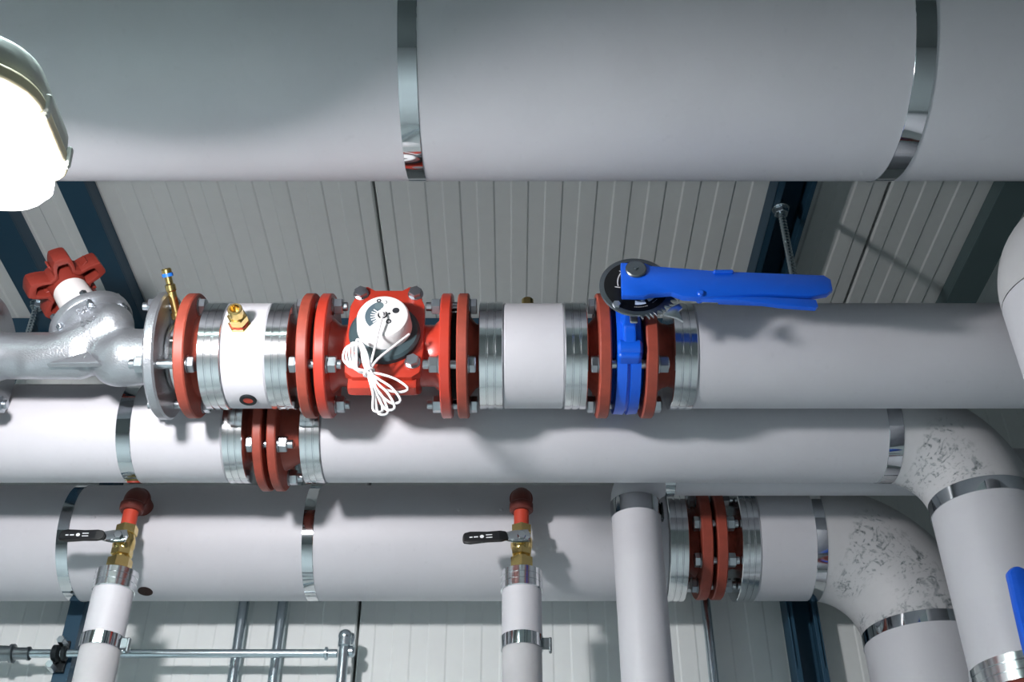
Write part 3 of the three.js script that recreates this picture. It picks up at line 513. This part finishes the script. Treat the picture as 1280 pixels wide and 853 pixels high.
// ---------------------------------------------------------------- third row
const ROW3 = { y: EYE + 1.004, z: -2.017, r: 0.111 };
{
  const a = thing('insulated_pipe', 'wide white insulated pipe behind the two brass ball valves', 'pipe', [LEFT, ROW3.y, ROW3.z]), X = v => v - LEFT;
  const cuts = [-0.833, -0.38, 0.293]; let p = LEFT;
  for (const c of cuts) { pipe(a, X(p) + 0.0004, X(c) - 0.0004, ROW3.r); p = c; }
  strapRing(a, X(-0.844), ROW3.r, 0.022); strapRing(a, X(-0.3895), ROW3.r, 0.021);
  jacket(a, X(0.293), X(0.3285), ROW3.r, 1); flange(a, X(0.3535), X(0.374), 0.109, M.oxide, X(0.3285)); gasket(a, X(0.374), X(0.382), 0.075);
  bolts(a, X(0.3535), X(0.4015), 0.088, 8, -3, 1, 0.01);
  for (const [x, ang] of [[-0.78, 24], [-0.1, 33], [-0.02, 33], [0.14, 33]]) { const q = THREE.MathUtils.degToRad(ang - 26), m = mesh('rivet', tubeZ(ROW3.r - 0.001, ROW3.r + 0.0012, 0.0035, 0.001, 12), M.pvc, a); m.position.x = X(x); m.rotation.x = -q; }
  const plug = mesh('vent_hole', [ring(-0.1116, -0.107, 0.006, 0.014, 0.0003, 24), tubeX(-0.1112, -0.107, 0.0065, 0.0003, 20)].map(g => g.rotateZ(Math.PI / 2)), M.dark, a); plug.position.set(X(-0.688), 0, 0); plug.rotation.x = -0.16;
  const x0 = 0.382, b = thing('insulated_pipe', 'wide white insulated pipe with scuffed elbow turning down by the channel post', 'pipe', [x0, ROW3.y, ROW3.z]), Q = v => v - x0;
  flange(b, Q(0.382), Q(0.4015), 0.109, M.oxide, Q(0.427)); jacket(b, Q(0.427), Q(0.461), ROW3.r, -1); pipe(b, Q(0.461), Q(0.5745), ROW3.r); strapRing(b, Q(0.5645), ROW3.r, 0.02);
  const el = mesh('elbow_cover', bend(0.187, ROW3.r), M.pvcDirty, b); el.position.set(Q(0.5745), 0, 0);
  const vx = Q(0.762);
  mesh('strap', latheY([[-0.206, ROW3.r - 0.004], [-0.206, ROW3.r + 0.0016], [-0.184, ROW3.r + 0.0016], [-0.184, ROW3.r - 0.004]], 96), M.strap, b).position.x = vx;
  mesh('insulation', tubeY(-ROW3.y, -0.187, ROW3.r, 0.002, 64), M.pvc, b).position.x = vx;
}
// ---------------------------------------------------------------- drop legs with ball valves
function dropLeg(x, pipeLabel, valveLabel, turn) {
  const z = -1.85, t = thing('drain_pipe', pipeLabel, 'pipe', [x, 0, z]);
  const Y = v => EYE + v;
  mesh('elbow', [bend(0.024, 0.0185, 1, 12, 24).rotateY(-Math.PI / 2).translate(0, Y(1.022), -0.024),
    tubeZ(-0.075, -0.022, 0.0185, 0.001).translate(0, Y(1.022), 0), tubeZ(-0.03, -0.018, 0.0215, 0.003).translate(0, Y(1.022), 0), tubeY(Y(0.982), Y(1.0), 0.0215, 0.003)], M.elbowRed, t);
  mesh('red_stub', tubeY(Y(0.948), Y(0.985), 0.0135), M.stubRed, t);
  mesh('tail', tubeY(Y(0.855), Y(0.872), 0.0125), M.brass, t);
  const r = 0.0345;
  const c = cuffDown(t, 0, Y(0.862), Y(0.826), r); c.scale.y = 1;
  mesh('cuff_top', tubeY(Y(0.856), Y(0.8615), r + 0.0005, 0.0005, 48), M.alu, t);
  mesh('insulation', tubeY(Y(0.734), Y(0.827), r), M.pvc, t); mesh('insulation', tubeY(0, Y(0.734), r - 0.001), M.pvcDusty, t);
  const s = mesh('strap', latheY([[Y(0.722), r - 0.002], [Y(0.722), r + 0.0014], [Y(0.744), r + 0.0014], [Y(0.744), r - 0.002]], 48), M.strap, t);
  mesh('strap_clip', [box(0.018, 0.02, 0.006, r + 0.006, Y(0.731), 0.006, 0.002), box(0.005, 0.026, 0.01, r + 0.013, Y(0.728), 0.006, 0.002)], M.steel, s);
  const v = thing('ball_valve', valveLabel, 'valve', [x, Y(0.868), z], 'brass ball valves');
  const oct = (y0, y1, af) => hexX(y0, y1, af).rotateZ(Math.PI / 2);
  mesh('body', [oct(0.068, 0.085, 0.034), latheY([[0.025, 0.012], [0.032, 0.015], [0.044, 0.0195], [0.056, 0.0195], [0.069, 0.0155]], 32, 0.8), oct(0.026, 0.04, 0.033), tubeZ(0, 0.03, 0.0095, 0.001).translate(0, 0.05, 0)], M.brass, v);
  mesh('union_nut', [oct(0.0, 0.021, 0.038), tubeY(0.0205, 0.028, 0.013)], M.brass, v);
  const h = new THREE.Group(); h.name = 'handle'; v.add(h); h.position.set(0, 0.05, 0.031); h.rotation.z = turn;
  mesh('arm', [extrude([[-0.034, -0.006], [-0.012, -0.012], [0.012, -0.012], [0.016, 0], [0.012, 0.012], [-0.012, 0.012], [-0.034, 0.008]], 0.003, 0.0005), hexX(0.001, 0.009, 0.013).rotateY(-Math.PI / 2)], M.chrome, h);
  const tex = canvasTex(256, 64, (c, w, hh) => { c.fillStyle = '#0a0d12'; c.fillRect(0, 0, w, hh); c.fillStyle = '#e8ebee'; c.fillRect(38, 27, 22, 11); c.fillRect(70, 27, 30, 11); c.beginPath(); c.arc(128, 32, 15, 0, 7); c.fill(); c.fillRect(158, 16, 46, 8); c.fillRect(158, 40, 46, 8); });
  mesh('grip', extrude(smooth([[-0.102, -0.009], [-0.06, -0.0095], [-0.028, -0.008], [-0.024, 0], [-0.028, 0.009], [-0.06, 0.0105], [-0.1, 0.0105], [-0.104, 0]], 3), 0.007, 0.0025).translate(0, 0, 0.004), M.black, h);
  const pr = mesh('grip_print', new THREE.PlaneGeometry(0.062, 0.0135), std({ map: tex, roughness: 0.4 }), h); pr.position.set(-0.07, 0.0005, 0.0077);
}
dropLeg(-0.692, 'white drain pipe hanging beside the navy wall post with clamp strap', 'brass ball valve with black lever above the pipe near the navy post', 0.02);
dropLeg(0.017, 'white drain pipe hanging near the slim middle downpipe with clamp strap', 'brass ball valve with tilted black lever next to the slim downpipe', 0.07);

// ---------------------------------------------------------------- downpipe elbow near the right edge
{
  const t = thing('insulated_pipe', 'pale insulated elbow in front of the white pipe beside the dark ceiling rail', 'pipe', [0.795, EYE + 1.148, -1.282]);
  const b = mesh('elbow_cover', bend(0.12, 0.085, -1), M.pvcDirty, t); b.position.x = 0.12;
  mesh('insulation', tubeX(0.12, RIGHT - 0.79, 0.085), M.pvc, t); mesh('insulation', tubeY(-EYE - 1.144, -0.12, 0.085), M.pvc, t);
}
// ---------------------------------------------------------------- hanger rods
function hangerRod(x, z, yTop, yBot, r, label) {
  const t = thing('threaded_rod', label, 'rod', [x, yBot, z]); const h = yTop - yBot;
  const pr = []; const n = Math.floor(h / 0.004); for (let i = 0; i <= n; i++) pr.push([h * i / n, i % 2 ? r : r * 0.88]);
  mesh('rod', latheY([[0, 0], ...pr, [h, 0]], 16, 0.2), M.galv, t);
  mesh('nut', [hexX(h - 0.065, h - 0.052, r * 3.4).rotateZ(Math.PI / 2), tubeY(h - 0.052, h - 0.049, r * 2.4)], M.galv, t);
}
hangerRod(0.545, ROW2.z, CEIL - 0.009, ROW2.y + ROW2.r - 0.001, 0.0075, 'galvanised hanger rod in the open channel rail behind the blue lever');
hangerRod(-1.07, ROW3.z, CEIL - 0.003, ROW3.y + ROW3.r - 0.001, 0.007, 'galvanised hanger rod under the navy rail beside the red handwheel');

// ---------------------------------------------------------------- conduits on the back wall
{
  const y = EYE + 0.809, z = -2.09;
  const t = thing('conduit', 'thin horizontal galvanised conduit with couplings along the back wall', 'conduit', [-2.2, y, z]), X = v => v + 2.2;
  mesh('tube', tubeX(0, X(-0.331), 0.0082, 0.001, 24), M.galv, t);
  const bead = (x, r = 0.0125, w = 0.008) => latheX([[X(x) - w / 2, 0.008], [X(x) - w / 4, r], [X(x) + w / 4, r], [X(x) + w / 2, 0.008]], 24, 0.6);
  mesh('coupling', [bead(-0.947, 0.018, 0.012), latheX([[X(-1.02), 0.016], [X(-0.96), 0.015], [X(-0.935), 0.0115], [X(-0.918), 0.0115]], 24), bead(-0.916, 0.013)], M.steel, t);
  mesh('clamp', [bead(-0.864, 0.0165, 0.018), bead(-0.848, 0.0145, 0.012), box(0.02, 0.062, 0.006, -0.858 + 2.2, 0, -0.016)], M.darkSteel, t);
  for (const s of [-1, 1]) mesh('clamp_bolt', [hexX(-0.02, 0.012, 0.014).rotateY(-Math.PI / 2)], M.zinc, t).position.set(X(s < 0 ? -0.868 : -0.858), s * 0.024, 0);
  mesh('coupling', [bead(-0.352, 0.0125)], M.galv, t);
  const e = thing('conduit', 'upright conduit ending in a knuckled elbow beside the dark panel joint', 'conduit', [-0.319, 0, z]);
  mesh('tube', tubeY(0, y + 0.02, 0.0098, 0.001, 24), M.galv, e);
  mesh('elbow', [latheY([[y + 0.012, 0.0098], [y + 0.014, 0.0125], [y + 0.03, 0.0125]], 24), new THREE.SphereGeometry(0.0135, 24, 16).translate(0, y + 0.034, 0), tubeX(0, 0.016, 0.0125, 0.003, 24).rotateY(0.7).translate(0, y + 0.032, -0.002), tubeZ(-0.05, 0, 0.0105).translate(0.004, y + 0.032, 0), tubeX(-0.0, 0.02, 0.011, 0.004, 24).translate(0, y + 0.006, -0.006)], M.galv, e);
  for (const [x, l] of [[-0.537, 'upright galvanised conduit on wall nearer the navy steel post'], [-0.459, 'upright galvanised conduit on wall nearer the knuckled conduit elbow']]) {
    const c = mesh('conduit', tubeY(0, CEIL - 0.07, 0.0105, 0.001, 24), M.galv); c.position.set(x, 0, -2.149); tag(c, l, 'conduit');
  }
  const c = mesh('conduit', tubeY(0, CEIL - 0.07, 0.0095, 0.001, 24), M.galv); c.position.set(0.388, 0, -2.149); tag(c, 'upright galvanised conduit on wall below the red flanges of the wide pipe', 'conduit');
}
renderer.render(scene, camera);
